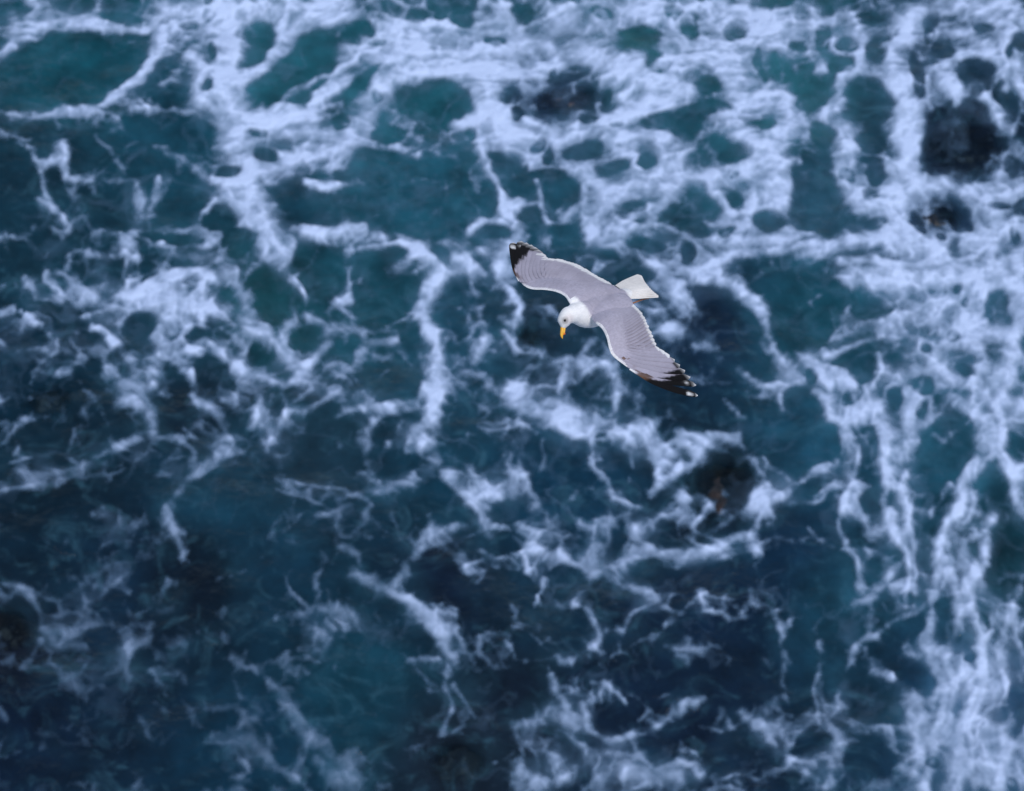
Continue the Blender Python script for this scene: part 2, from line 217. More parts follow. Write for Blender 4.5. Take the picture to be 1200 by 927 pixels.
for (ox, oy), txt in zip(OFF, HOLES):
    for item in txt.split(';'):
        t = item.split(); v = np.array([float(q) for q in t[1:]]) / Z
        if t[0] == 'e':
            cx, cy, rx, ry = v[0] + ox, v[1] + oy, v[2], v[3]
            w_ = window(cx - rx * 1.4, cy - ry * 1.4, cx + rx * 1.4, cy + ry * 1.4)
            if w_:
                d = np.hypot((GU[w_] - cx) / rx, (GV[w_] - cy) / ry)
                HL[w_] = np.maximum(HL[w_], sstep(1.22, 0.82, d))
        else:
            P = v.reshape(-1, 2) + (ox, oy)
            w_ = window(P[:, 0].min() - 6, P[:, 1].min() - 6, P[:, 0].max() + 6, P[:, 1].max() + 6)
            if w_:
                X, Y = GU[w_].astype(float), GV[w_].astype(float)
                ins = np.zeros(X.shape, bool); dm = np.full(X.shape, 99.0)
                for i in range(len(P)):
                    a, b = P[i - 1], P[i]
                    cr = ((a[1] > Y) != (b[1] > Y)) & (X < (b[0] - a[0]) * (Y - a[1]) / (b[1] - a[1] + 1e-12) + a[0])
                    ins ^= cr; dm = np.minimum(dm, seg_dist(X, Y, a, b))
                sdv = np.where(ins, dm, -dm)
                HL[w_] = np.maximum(HL[w_], sstep(-3.5, 4.0, sdv))

SB = S.copy()
for ax in (0, 1):
    for _ in range(3): SB = sum(np.roll(SB, k, ax) for k in range(-9, 10)) / 19
def bil(A, u, v):
    h, w = A.shape
    u = np.clip(u, 0, w - 1.001); v = np.clip(v, 0, h - 1.001)
    i = u.astype(int); j = v.astype(int); fu = u - i; fv = v - j
    return (A[j, i] * (1 - fu) + A[j, i + 1] * fu) * (1 - fv) + (A[j + 1, i] * (1 - fu) + A[j + 1, i + 1] * fu) * fv

COV = np.array([[int(c) for c in r] for r in COVER]) / 10.0
# water's own colour between the foam: aerated teal, deep navy, dark over rock  (px, py, sRGB)
WATER = [(80, 80, 20, 78, 98), (330, 90, 34, 88, 108), (510, 110, 32, 88, 108), (740, 60, 38, 92, 108), (920, 110, 48, 98, 118), (1130, 165, 18, 28, 48), (1150, 60, 30, 55, 80),
 (60, 210, 18, 48, 68), (200, 150, 24, 68, 92), (330, 230, 22, 58, 80), (500, 220, 34, 86, 112), (640, 120, 32, 42, 70), (640, 230, 32, 74, 98), (800, 160, 34, 78, 100), (960, 230, 44, 78, 104), (1100, 250, 28, 38, 68),
 (20, 420, 8, 38, 58), (200, 380, 22, 54, 76), (310, 350, 26, 72, 86), (440, 340, 26, 72, 92), (560, 400, 36, 76, 104), (620, 390, 22, 36, 54), (840, 390, 18, 36, 64), (950, 380, 26, 76, 98), (1120, 370, 44, 84, 112),
 (60, 590, 8, 30, 46), (215, 470, 16, 34, 52), (270, 590, 22, 58, 82), (370, 540, 28, 52, 72), (520, 580, 18, 56, 80), (660, 570, 18, 54, 82), (850, 570, 12, 14, 26), (950, 520, 28, 70, 98), (1100, 530, 34, 78, 104), (900, 640, 16, 42, 70),
 (15, 740, 16, 18, 32), (130, 690, 20, 44, 70), (220, 690, 6, 12, 26), (60, 640, 10, 34, 54), (330, 680, 20, 52, 76), (520, 680, 14, 24, 46), (650, 720, 16, 42, 64), (760, 740, 14, 30, 54), (860, 720, 12, 30, 56), (980, 720, 24, 62, 86), (1170, 660, 8, 44, 58),
 (30, 860, 10, 26, 50), (140, 830, 14, 34, 56), (300, 880, 16, 52, 78), (430, 800, 20, 62, 84), (540, 880, 26, 34, 50), (620, 810, 16, 26, 44), (740, 830, 18, 34, 60), (850, 860, 14, 28, 52), (1040, 830, 12, 38, 58), (1120, 830, 42, 74, 114), (1180, 900, 46, 76, 112)]
WATER = np.array(WATER, float)
def lin(c):
    c = np.asarray(c, float) / 255
    return np.where(c <= .04045, c / 12.92, ((c + .055) / 1.055) ** 2.4)
WLIN = lin(WATER[:, 2:]) * (.80, 1.04, .90)

def wave_z(x, y):
    return 0.24 * fbm(x / 4.2, y / 4.2, 3, 2) + 0.10 * fbm(x / 1.3, y / 1.3, 9, 3)

def fields(x, y):
    """foam density 0..1 at sea points"""
    u, v = to_px(x, y)
    inside = sstep(-38, 6, u) * sstep(1238, 1194, u) * sstep(-38, 6, v) * sstep(965, 921, v)
    wx = 13 * fbm(x / 1.5, y / 1.5, 21, 3, .5) + 7 * fbm(x / .48, y / .48, 23, 3, .45)
    wy = 13 * fbm(x / 1.5, y / 1.5, 44, 3, .5) + 7 * fbm(x / .48, y / .48, 46, 3, .45)
    us, vs = u + wx - U0, v + wy * .8 - V0
    s = bil(S, us, vs) * inside; h = bil(HL, us, vs) * inside
    cov = bil(COV, u / 100 - .5, v / 103 - .5) * inside + (1 - inside) * (.48 + .35 * fbm(x / 3.5, y / 3.5, 77, 3))
    xa = x + .30 * fbm(x / 1.0, y / 1.0, 5, 4, .5) + .045 * fbm(x / .22, y / .22, 7, 3)
    ya = (y + .30 * fbm(x / 1.0, y / 1.0, 6, 4, .5) + .045 * fbm(x / .22, y / .22, 8, 3)) * .8
    L1 = 1 - sstep(0, .42, worley(xa / .85, ya / .85, 11, 1.0))
    L2 = 1 - sstep(0, .46, worley(xa / .36, ya / .36, 12, 1.0))
    L3 = 1 - sstep(0, .50, worley(xa / .15, ya / .15, 13, 1.0))
    n0 = fbm(x / 1.3, y / 1.3, 30, 3, .5); n1 = fbm(x / .55, y / .55, 31, 4, .5); n2 = fbm(x / .16, y / .16, 32, 3, .6)
    # the wash is drawn out along the current: down the right-hand side, across the top, slanting elsewhere
    wv = sstep(880, 1080, u) * sstep(60, 300, v + .3 * (u - 1000)); wh = sstep(330, 120, v) * (1 - wv); wl = np.clip(1 - wv - wh, 0, 1)
    def fibre(ang, seed):
        c, q = math.cos(ang), math.sin(ang); al = xa * c + ya * q; ac = -xa * q + ya * c + .32 * fbm(x / 1.4, y / 1.4, seed + 9, 3)
        return .65 * fbm(al / 1.5, ac / .26, seed, 4, .55) + .35 * fbm(al / .5, ac / .10, seed + 3, 3, .5)
    fb = .6 * wv * (fibre(1.75, 501) + .7 * fibre(1.05, 541)) + wh * fibre(.15, 511) + wl * fibre(-.75, 521)
    tex = .50 * fb + .40 * (L1 - .3) + .34 * (L2 - .35) + .14 * (L3 - .4) + .36 * n1 + .20 * n0 + .10 * n2
    g = .90 * s + .85 * (cov - .46) + tex * (1 - .25 * s) - .60 * h * (1 - .35 * s)
    thin = .22 * sstep(-.12, .45, g + .10 * n2)                       # a veil of bubbles
    f = thin + .78 * sstep(.05, 1.30, g)
    f = f * (.92 + .50 * fb + .12 * n0)
    f = f * sstep(-.15, .10, g)
    # stray threads of bubbles drawn out over the open water, and fine froth
    pa = sstep(-.05, .45, fbm(x / 1.1, y / 1.1, 38, 3)); pb = sstep(.0, .45, fbm(x / .9, y / .9, 39, 3))
    fil = np.maximum((1 - sstep(.0, .13, np.abs(fbm(xa / .75, ya / .75, 36, 3, .45)))) * pa, .8 * (1 - sstep(.0, .16, np.abs(fbm(xa / .4, ya / .5, 37, 3, .45)))) * pb)
    fro = sstep(.12, .6, n2 + .6 * n1) * sstep(.25, .6, cov + .25 * n0)
    dim = 1 - .42 * sstep(640, 250, u) * sstep(380, 640, v) - .15 * sstep(560, 860, v)      # thinner wash, partly painting in the light falloff towards bottom and left
    veil = .30 * sstep(.0, .75, 1.1 * bil(SB, us, vs) * inside + .55 * n0 + .35 * n1 + .9 * (cov - .45)) * (1 - .75 * h)
    f = np.maximum(f, (.20 * fil + .13 * fro) * (.5 + .5 * sstep(.15, .6, cov)) * (1 - .5 * h))
    f = f + veil * (1 - f)
    f = f * (1 + .24 * n2) * dim
    return np.clip(f, 0, 1), cov, h

def water_colour(x, y):
    u, v = to_px(x, y)
    u = u + 22 * fbm(x / 1.1, y / 1.1, 61, 3); v = v + 22 * fbm(x / 1.1, y / 1.1, 62, 3)
    u = np.clip(u, -80, 1280); v = np.clip(v, -80, 1000)
    num = np.zeros(x.shape + (3,)); den = np.full(x.shape, 1e-9)
    for (cx, cy), c in zip(WATER[:, :2], WLIN):
        w = 1 / (((u - cx) ** 2 + (v - cy) ** 2) / 1400 + 1) ** 1.8
        num += w[..., None] * c; den += w
    aer = bil(SB, u - U0, v - V0) + .42 * fbm(x / .9, y / .7, 66, 5, .6) - .05
    return num / den[..., None] + np.clip(aer, 0, 1)[..., None] * np.array([.016, .055, .078])   # air bubbles stirred into the water

# ------------------------------------------------------------------ mesh and node helpers
def axis(lo, hi, step, ext, grow):
    core = np.arange(lo, hi, step); r, s = [], step; p = core[-1]
    while p < hi + ext:
        s *= grow; p += s; r.append(p)
    l, s, p = [], step, lo
    while p > lo - ext:
        s *= grow; p -= s; l.append(p)
    return np.concatenate([l[::-1], core, r])

def grid_mesh(name, X, Y, Zv, keep=None):
    h, w = X.shape
    idx = np.arange(h * w).reshape(h, w)
    q = np.stack([idx[:-1, :-1], idx[:-1, 1:], idx[1:, 1:], idx[1:, :-1]], -1).reshape(-1, 4)
    sel = np.arange(h * w)
    if keep is not None:
        q = q[keep[q].any(1)]
        sel, inv = np.unique(q, return_inverse=True); q = inv.reshape(-1, 4)
    P = np.stack([X.ravel()[sel], Y.ravel()[sel], Zv.ravel()[sel]], -1).astype(np.float32)
    me = bpy.data.meshes.new(name)
    me.vertices.add(len(P)); me.vertices.foreach_set('co', P.ravel())
    me.loops.add(q.size); me.loops.foreach_set('vertex_index', q.astype(np.int32).ravel())
    me.polygons.add(len(q)); me.polygons.foreach_set('loop_start', np.arange(0, q.size, 4, dtype=np.int32))
    me.update(calc_edges=True); me.validate()
    me.polygons.foreach_set('use_smooth', np.ones(len(q), bool))
    return me, sel

def attr_f(me, name, vals):
    me.attributes.new(name, 'FLOAT', 'POINT').data.foreach_set('value', np.asarray(vals, np.float32).ravel())

def attr_c(me, name, vals):
    vals = np.asarray(vals, np.float32)
    if vals.shape[1] == 3: vals = np.concatenate([vals, np.ones((len(vals), 1), np.float32)], 1)
    me.attributes.new(name, 'FLOAT_COLOR', 'POINT').data.foreach_set('color', vals.ravel())

class NT:
    def __init__(s, name):
        s.m = bpy.data.materials.new(name); s.m.use_nodes = True; s.t = s.m.node_tree
        s.b = s.t.nodes['Principled BSDF']; s.out = s.t.nodes['Material Output']
    def n(s, typ, **kw):
        x = s.t.nodes.new('ShaderNode' + typ)
        for k, v in kw.items():
            if k.startswith('i_'):
                key = k[2:]; x.inputs[int(key) if key.isdigit() else key.replace('_', ' ')].default_value = v
            else: setattr(x, k, v)
        return x
    def l(s, a, b): s.t.links.new(a, b)
    def attr(s, name): return s.n('Attribute', attribute_name=name)
    def math(s, op, a, b=None, clamp=False):
        x = s.n('Math', operation=op, use_clamp=clamp)
        for i, q in enumerate((a, b)):
            if q is None: continue
            if isinstance(q, (int, float)): x.inputs[i].default_value = q
            else: s.l(q, x.inputs[i])
        return x.outputs[0]
    def noise(s, vec, scale, detail=4, rough=.55):
        x = s.n('TexNoise', i_Scale=scale, i_Detail=detail, i_Roughness=rough); s.l(vec, x.inputs['Vector']); return x

def tag(o, label=None, cat=None, group=None, kind=None):
    if label: o['label'] = label
    if cat: o['category'] = cat
    if group: o['group'] = group
    if kind: o['kind'] = kind
    return o

def add(name, me, mat, parent=None):
    o = bpy.data.objects.new(name, me); COL.objects.link(o)
    if mat and not me.materials: me.materials.append(mat)
    if parent: o.parent = parent
    return o

# ------------------------------------------------------------------ sea
SY = SEA_DIST * math.cos(PITCH)
ROCKS = [  # px, py, half widths in px, height of top above water (m), tone, label
 (850, 576, 62, 54, .04, 'brown', 'dark brown wet rock with a rusty face, foam ringed round its base'),
 (664, 112, 48, 26, .03, 'purple', 'purple grey rock breaking through the thick white foam'),
 (1096, 252, 38, 30, .07, 'black', 'rounded black rock draped in running foam beside the dark pool'),
 (8, 738, 40, 40, -.03, 'brown', 'low brown rock in dark water with foam threads curling away from it'),
 (1126, 168, 60, 44, -.03, 'black', 'smooth black rock lying just under the water of a foam ringed pool'),
 (58, 468, 38, 26, -.05, 'grey', 'flat grey brown rock slab just under the dark water'),
 (536, 893, 44, 34, -.06, 'grey', 'large brown rock shelf drowned in still dark water'),
 (622, 392, 22, 17, -.02, 'brown', 'small dark brown rock awash below the bill of the gull'),
]
sx = axis(-11.5, 11.5, .075, 3000, 1.12)
sy = axis(SY - 12, SY + 12.5, .09, 3000, 1.12)
X, Y = np.meshgrid(sx, sy)
ZS = wave_z(X, Y)
me, _ = grid_mesh('sea', X, Y, ZS)
attr_c(me, 'water', water_colour(X, Y).reshape(-1, 3))
uu, vv = to_px(X, Y)
clear = np.zeros(X.shape)
wob = fbm(X / .5, Y / .5, 90, 3)
for (px, py, rx, ry, top, tone, lab) in ROCKS:
    d = np.hypot((uu - px) / rx, (vv - py) / ry) + .22 * wob
    clear = np.maximum(clear, (.62 if top < 0 else .75) * sstep(.85, .35, d) * (uu > -400))
attr_f(me, 'clear', clear)
far = 1 - sstep(26, 20, np.abs(X)) * sstep(26, 20, np.abs(Y - SY))
attr_f(me, 'far', far)

m = NT('sea_water'); b = m.b
tc = m.n('NewGeometry').outputs['Position']
wc = m.attr('water').outputs['Color']
nz = m.noise(tc, 1.6, 5, .6)
mx = m.n('Mix', data_type='RGBA', blend_type='MULTIPLY'); mx.inputs[0].default_value = 1
rm = m.n('MapRange', i_1=.3, i_2=.7, i_3=.42, i_4=1.0); m.l(nz.outputs[0], rm.inputs[0])
m.l(wc, mx.inputs[6]); m.l(rm.outputs[0], mx.inputs[7])
# scattered foam far off, beyond the modelled foam
vo = m.n('TexVoronoi', feature='DISTANCE_TO_EDGE', i_Scale=.9); dv = m.noise(tc, .8, 4)
va = m.n('VectorMath', operation='ADD'); m.l(tc, va.inputs[0]); m.l(dv.outputs['Color'], va.inputs[1]); m.l(va.outputs[0], vo.inputs['Vector'])
lr = m.n('MapRange', i_1=.16, i_2=.02, i_3=0., i_4=.8); m.l(vo.outputs['Distance'], lr.inputs[0])
ff = m.math('MULTIPLY', lr.outputs[0], m.attr('far').outputs['Fac'])
m2 = m.n('Mix', data_type='RGBA'); 
wi = m.n('TexNoise', i_Scale=1.5, i_Detail=7, i_Roughness=.62, i_Distortion=1.4); m.l(tc, wi.inputs['Vector'])
wr = m.n('MapRange', interpolation_type='SMOOTHSTEP', i_1=.50, i_2=.78, i_3=0., i_4=.32); m.l(wi.outputs[0], wr.inputs[0])
m3 = m.n('Mix', data_type='RGBA'); m.l(wr.outputs[0], m3.inputs[0]); m.l(mx.outputs[2], m3.inputs[6]); m3.inputs[7].default_value = (.06, .17, .24, 1)
m.l(ff, m2.inputs[0]); m.l(m3.outputs[2], m2.inputs[6]); m2.inputs[7].default_value = (.5, .58, .8, 1)
m.l(m2.outputs[2], b.inputs['Base Color'])
b.inputs['Roughness'].default_value = .09; b.inputs['IOR'].default_value = 1.33
n2 = m.noise(tc, 5.0, 6, .6); n3 = m.noise(tc, 1.3, 4, .5)
hh = m.math('ADD', m.math('MULTIPLY', n2.outputs[0], .075), m.math('MULTIPLY', n3.outputs[0], .12))
bp = m.n('Bump', i_Strength=.55, i_Distance=1.0); m.l(hh, bp.inputs['Height']); m.l(bp.outputs[0], b.inputs['Normal'])
tr = m.n('BsdfTransparent'); tr.inputs[0].default_value = (.62, .78, .86, 1)
ms = m.n('MixShader'); m.l(m.attr('clear').outputs['Fac'], ms.inputs[0]); m.l(b.outputs[0], ms.inputs[1]); m.l(tr.outputs[0], ms.inputs[2])
m.l(ms.outputs[0], m.out.inputs[0])
tag(add('sea', me, m.m), 'dark teal and navy sea water churning under white foam', None, None, 'structure')

# ------------------------------------------------------------------ foam: its own lacy sheet floating on the water
fx = axis(-9.6, 9.6, .023, 16, 1.05)
fy = axis(SY - 10.2, SY + 11.0, .030, 16, 1.05)
X, Y = np.meshgrid(fx, fy)
F, cov, hol = fields(X, Y)
ZF = wave_z(X, Y) + .012 + .07 * F ** 1.3 * (1 + .6 * fbm(X / .35, Y / .35, 51, 4, .6))
me, sel = grid_mesh('sea_foam', X, Y, ZF, (F > .025).ravel())
attr_f(me, 'foam', F.ravel()[sel])
m = NT('sea_foam'); b = m.b
tc = m.n('NewGeometry').outputs['Position']
fa = m.attr('foam').outputs['Fac']
na = m.noise(tc, 7, 6, .65); nb = m.noise(tc, 26, 4, .6)
dn = m.math('ADD', m.math('MULTIPLY', m.math('SUBTRACT', na.outputs[0], .5), .55), m.math('MULTIPLY', m.math('SUBTRACT', nb.outputs[0], .5), .35))
bell = m.math('MULTIPLY', m.math('MULTIPLY', fa, m.math('SUBTRACT', 1.2, fa)), .95)
al = m.math('MINIMUM', m.math('MULTIPLY', m.math('ADD', fa, m.math('MULTIPLY', dn, bell)), 1.0, True), .93)
cr = m.n('ValToRGB'); cr.color_ramp.elements[0].color = (.19, .34, .55, 1); cr.color_ramp.elements[1].color = (.55, .67, .93, 1)
cr.color_ramp.elements[0].position = .15; cr.color_ramp.elements[1].position = .95
m.l(fa, cr.inputs[0]); m.l(cr.outputs[0], b.inputs['Base Color'])
b.inputs['Roughness'].default_value = .75; b.inputs['Specular IOR Level'].default_value = .2
bp = m.n('Bump', i_Strength=.35, i_Distance=.07); m.l(m.math('ADD', na.outputs[0], m.math('MULTIPLY', nb.outputs[0], .4)), bp.inputs['Height']); m.l(bp.outputs[0], b.inputs['Normal'])
m.l(al, b.inputs['Alpha'])
tag(add('sea_foam', me, m.m), 'lacy blue white foam spread in streaks and rings over the sea', 'foam', None, 'stuff')

# ------------------------------------------------------------------ rocks
RC = dict(brown=((.004, .004, .005), (.034, .017, .011)), purple=((.014, .013, .022), (.05, .042, .065)), black=((.004, .006, .010), (.012, .015, .022)), grey=((.03, .034, .04), (.09, .085, .085)))
RM = {}
for k, (c0, c1) in RC.items():
    m = NT('wet_rock_' + k); tc = m.n('TexCoord').outputs['Object']
    n1 = m.noise(tc, 3.0, 6, .65); rp = m.n('ValToRGB')
    rp.color_ramp.elements[0].color = (*c0, 1); rp.color_ramp.elements[1].color = (*c1, 1)
    rp.color_ramp.elements[0].position = .46; rp.color_ramp.elements[1].position = .78
    m.l(n1.outputs[0], rp.inputs[0]); m.l(rp.outputs[0], m.b.inputs['Base Color']); m.b.inputs['Roughness'].default_value = .45
    bp = m.n('Bump', i_Strength=.7, i_Distance=.08); m.l(n1.outputs[0], bp.inputs['Height']); m.l(bp.outputs[0], m.b.inputs['Normal'])
    RM[k] = m.m
for i, (px, py, rx, ry, top, tone, lab) in enumerate(ROCKS):
    c = to_sea(px, py); e = to_sea(px + rx, py); g = to_sea(px, py - ry)
    hx, hy, hz = abs(e[0] - c[0]) * 1.05, abs(g[1] - c[1]) * 1.05, .75
    bm = bmesh.new(); bmesh.ops.create_icosphere(bm, subdivisions=5, radius=1)
    co_ = np.array([v.co[:] for v in bm.verts])
    nn = fbm(co_[:, 0] * 1.5 + 7 * i + co_[:, 2], co_[:, 1] * 1.5 - 3 * i + co_[:, 2] * .7, 200 + i, 5, .6)
    ridge = np.abs(fbm(co_[:, 0] * 2.4 + 5 * i, co_[:, 1] * 2.4 + co_[:, 2], 300 + i, 3))
    co_ = co_ * (1 + .26 * nn - .25 * ridge)[:, None]
    co_[:, 2] = np.sign(co_[:, 2]) * np.abs(co_[:, 2]) ** .8
    base = float(wave_z(np.array([c[0]]), np.array([c[1]]))[0])
    for v, q in zip(bm.verts, co_): v.co = (q[0] * hx, q[1] * hy, q[2] * hz)
    for f_ in bm.faces: f_.smooth = True
    tz = max(v.co.z for v in bm.verts)
    me = bpy.data.meshes.new('rock'); bm.to_mesh(me); bm.free()
    o = add('rock', me, RM[tone]); o.location = (c[0], c[1], base + top - tz)
    tag(o, lab, 'rock', 'rocks awash in the foam')

# ------------------------------------------------------------------ gull
GF = .773 * (-.94 * VR - .34 * VU) - .634 * VD; GF /= np.linalg.norm(GF)          # towards the bill
GW = .845 * (-.78 * VR + .62 * VU) + .535 * VD; GW -= GF * (GW @ GF); GW /= np.linalg.norm(GW)   # towards the right wing tip
GN = np.cross(GF, -GW)                                                           # up out of the back
def zp(x, y): return 580 + x / 4.215, 260 + y / 4.215                            # enlargement of the gull -> photo pixel
GO = ray(*zp(510, 400)) * GULL_DIST                                              # camera -> gull
def gp(x, y, c=0.0):
    """a drawn point of the gull at height c over its wing plane -> (forward, right, up) in metres"""
    q = ray(*zp(x, y)); t = ((GO + GN * c) @ GN) / (q @ GN)
    p = q * t - GO
    return np.array([p @ GF, p @ GW, c])
RT = Matrix(((GF[0], GW[0], GN[0]), (GF[1], GW[1], GN[1]), (GF[2], GW[2], GN[2])))
flip = RT.determinant() < 0
gull = bpy.data.objects.new('gull', None); COL.objects.link(gull)
# mesh coordinates are (forward, left, up): a right-handed frame
ROT = Matrix(((GF[0], -GW[0], GN[0]), (GF[1], -GW[1], GN[1]), (GF[2], -GW[2], GN[2]))).to_4x4()
gull.matrix_world = Matrix.Translation(Vector(CAMP + GO)) @ ROT
tag(gull, 'white gull with grey wings and black wingtips gliding over the sea, looking down', 'gull')
def loc(p): return (p[0], -p[1], p[2])
def cam_dir(r, u, d):
    w = VR * r + VU * u + VD * d; w = w / np.linalg.norm(w)
    return np.array([w @ GF, w @ GW, w @ GN])

TS = np.array([0, .12, .25, .38, .5, .6, .68, .76, .84, .92, 1.0])
WING = {
 'r': ([(430, 430), (375, 410), (345, 370), (300, 347), (240, 337), (180, 334), (140, 315), (115, 280), (100, 238), (91, 180), (86, 110)],
       [(610, 330), (560, 298), (500, 265), (430, 222), (370, 197), (310, 185), (262, 186), (236, 160), (205, 130), (160, 105), (100, 88)]),
 'l': ([(470, 470), (492, 500), (528, 530), (550, 575), (562, 625), (580, 663), (630, 703), (700, 752), (780, 802), (880, 840), (990, 864)],
       [(630, 365), (660, 390), (695, 420), (725, 462), (750, 515), (775, 570), (802, 617), (852, 650), (905, 698), (960, 760), (1022, 850)])}
def cat(T, V, t):
    """smooth interpolation through drawn points"""
    V = np.asarray(V, float); t = float(np.clip(t, 0, 1)); i = int(np.clip(np.searchsorted(T, t) - 1, 0, len(T) - 2))
    h = T[i + 1] - T[i]; s = (t - T[i]) / h
    def tan(k):
        a, b_ = max(k - 1, 0), min(k + 1, len(T) - 1)
        return (V[b_] - V[a]) / (T[b_] - T[a])
    m0, m1 = tan(i) * h, tan(i + 1) * h
    return (2 * s**3 - 3 * s**2 + 1) * V[i] + (s**3 - 2 * s**2 + s) * m0 + (-2 * s**3 + 3 * s**2) * V[i + 1] + (s**3 - s**2) * m1
def droop(t): return .022 * math.sin(math.pi * min(t / .62, 1)) - .105 * max(t - .1, 0) ** 1.7
def wing_pt(side, t, q, dc=0.0):
    """chart of the wing: t root..tip, q leading..trailing edge"""
    le, te = cat(TS, WING[side][0], t), cat(TS, WING[side][1], t)
    z = le + (te - le) * q
    camber = .022 * (1 - min(t, 1)) * 4 * q * (1 - q) - .010 * q
    return gp(z[0], z[1], droop(t) + camber + dc)

def ring_mesh(bm, rings):
    vr = [[bm.verts.new(loc(p)) for p in r] for r in rings]
    n = len(vr[0])
    for a, b_ in zip(vr[:-1], vr[1:]):
        for k in range(n): bm.faces.new((a[k], a[(k + 1) % n], b_[(k + 1) % n], b_[k]))
    bm.faces.new(vr[0][::-1]); bm.faces.new(vr[-1])

bm = bmesh.new()
QB = lambda t: .66 if t < .55 else .66 - .30 * min((t - .55) / .3, 1)          # the fleshy wing ends here, feathers carry on
for side in 'rl':
    rings = []
    for t in np.linspace(0, .87, 44):
        th = .030 * (1 - t) ** .8 + .006; qe = QB(t); qs = .16 * sstep(.70, .87, t); sink = -.012 * max(1 - t / .16, 0) ** 1.5
        top, bot = [], []
        for k in range(15):
            s = (1 - math.cos(math.pi * k / 14)) / 2; q = qs + s * (qe - qs)
            prof = 1.48 * math.sqrt(max(s, 0)) * (1 - s) ** .9 * .9 + .10 * (1 - s) * math.sqrt(s) + .10 * min(s * 6, 1)
            top.append(wing_pt(side, t, q, sink + th * prof * .55)); bot.append(wing_pt(side, t, q, sink - th * prof * .55 - .0012))
        rings.append(top + bot[::-1][1:-1])
    ring_mesh(bm, rings)
# trunk, neck and head: one tube along the spine
bd = cam_dir(-.20, -.97, -.10)              # where the bill points
hc = gp(347, 474, -.020)
spine = [((-.245, .012, -.020), .026, .014), ((-.19, .012, -.022), .042, .030), ((-.13, .008, -.030), .060, .048), ((-.06, .004, -.036), .076, .062), ((.01, 0, -.040), .084, .068),
         ((.07, 0, -.038), .080, .068), ((.115, 0, -.024), .063, .060), ((.148, .001, -.016), .048, .050), ((.180, .0, -.013), .040, .042)]
spine += [(tuple(hc - bd * .010 + np.array([-.014, 0, .002])), .0365, .038), (tuple(hc + bd * .012), .034, .036), (tuple(hc + bd * .028), .0275, .030), (tuple(hc + bd * .042), .016, .018), (tuple(hc + bd * .050), .010, .012)]
C = np.array([s[0] for s in spine]); RA = np.array([s[1:] for s in spine]); K = np.linspace(0, 1, len(spine))
rings = []
for t in np.linspace(0, 1, 90):
    c = cat(K, C, t); r = cat(K, RA, t); d = cat(K, C, min(t + .01, 1)) - cat(K, C, max(t - .01, 0)); d /= np.linalg.norm(d)
    s = np.array([0, 1., 0]); s -= d * (s @ d); s /= np.linalg.norm(s); up = np.cross(d, s)
    if up[2] < 0 and abs(up[2]) > abs(up[0]): up = -up
    if t > .5 and up[0] < -.2 and False: up = -up
    rings.append([c + s * r[0] * math.cos(a) + up * r[1] * math.sin(a) for a in np.linspace(0, 2 * math.pi, 24, endpoint=False)])
ring_mesh(bm, rings)
for sg in (1, -1):                                  # scapulars: the back rolls over into the wings
    vs = bmesh.ops.create_icosphere(bm, subdivisions=4, radius=1)['verts']
    for v in vs: x, y, z_ = v.co; v.co = loc((-.035 + .135 * x, .058 * sg + .088 * y + .02 * x * sg, .004 + .027 * z_))
bmesh.ops.recalc_face_normals(bm, faces=bm.faces)
me = bpy.data.meshes.new('raw'); bm.to_mesh(me); bm.free()
tmp = bpy.data.objects.new('raw', me); COL.objects.link(tmp)
md = tmp.modifiers.new('r', 'REMESH'); md.mode = 'VOXEL'; md.voxel_size = .0026; md.use_smooth_shade = True
md = tmp.modifiers.new('s', 'SMOOTH'); md.factor = .5; md.iterations = 26
dg = bpy.context.evaluated_depsgraph_get()
body_me = bpy.data.meshes.new_from_object(tmp.evaluated_get(dg)); body_me.name = 'body'
bpy.data.objects.remove(tmp); bpy.data.meshes.remove(me)
# plumage colour of the body mesh, by where on the bird it grows, plus painted cheek shade
WHITE, MANTLE, BLACK, BROWN = np.array([.86, .85, .86]), np.array([.43, .40, .485]), np.array([.006, .005, .006]), np.array([.16, .085, .05])
chart = []
for side in 'rl':
    for t in np.linspace(0, .92, 90):
        for q in np.linspace(0, 1, 30): chart.append((side, t, q, wing_pt(side, t, q)))
kd = kdtree.KDTree(len(chart))
for i, c in enumerate(chart): kd.insert((c[3][0], c[3][1], c[3][2]), i)
kd.balance()
nv = len(body_me.vertices); P = np.zeros(nv * 3); body_me.vertices.foreach_get('co', P); P = P.reshape(-1, 3); P[:, 1] *= -1
N = np.zeros(nv * 3); body_me.vertices.foreach_get('normal', N); N = N.reshape(-1, 3)
colr = np.zeros((nv, 3)); tq = np.zeros((nv, 2))
eye_p = hc + bd * .012 + cam_dir(-.97, .20, -.12) * .003 + cam_dir(.12, -.05, -1) * .033; cheek_p = hc + cam_dir(.6, -.25, -.8) * .036
nz1 = fbm(P[:, 0] * 60, P[:, 1] * 60, 401, 3)
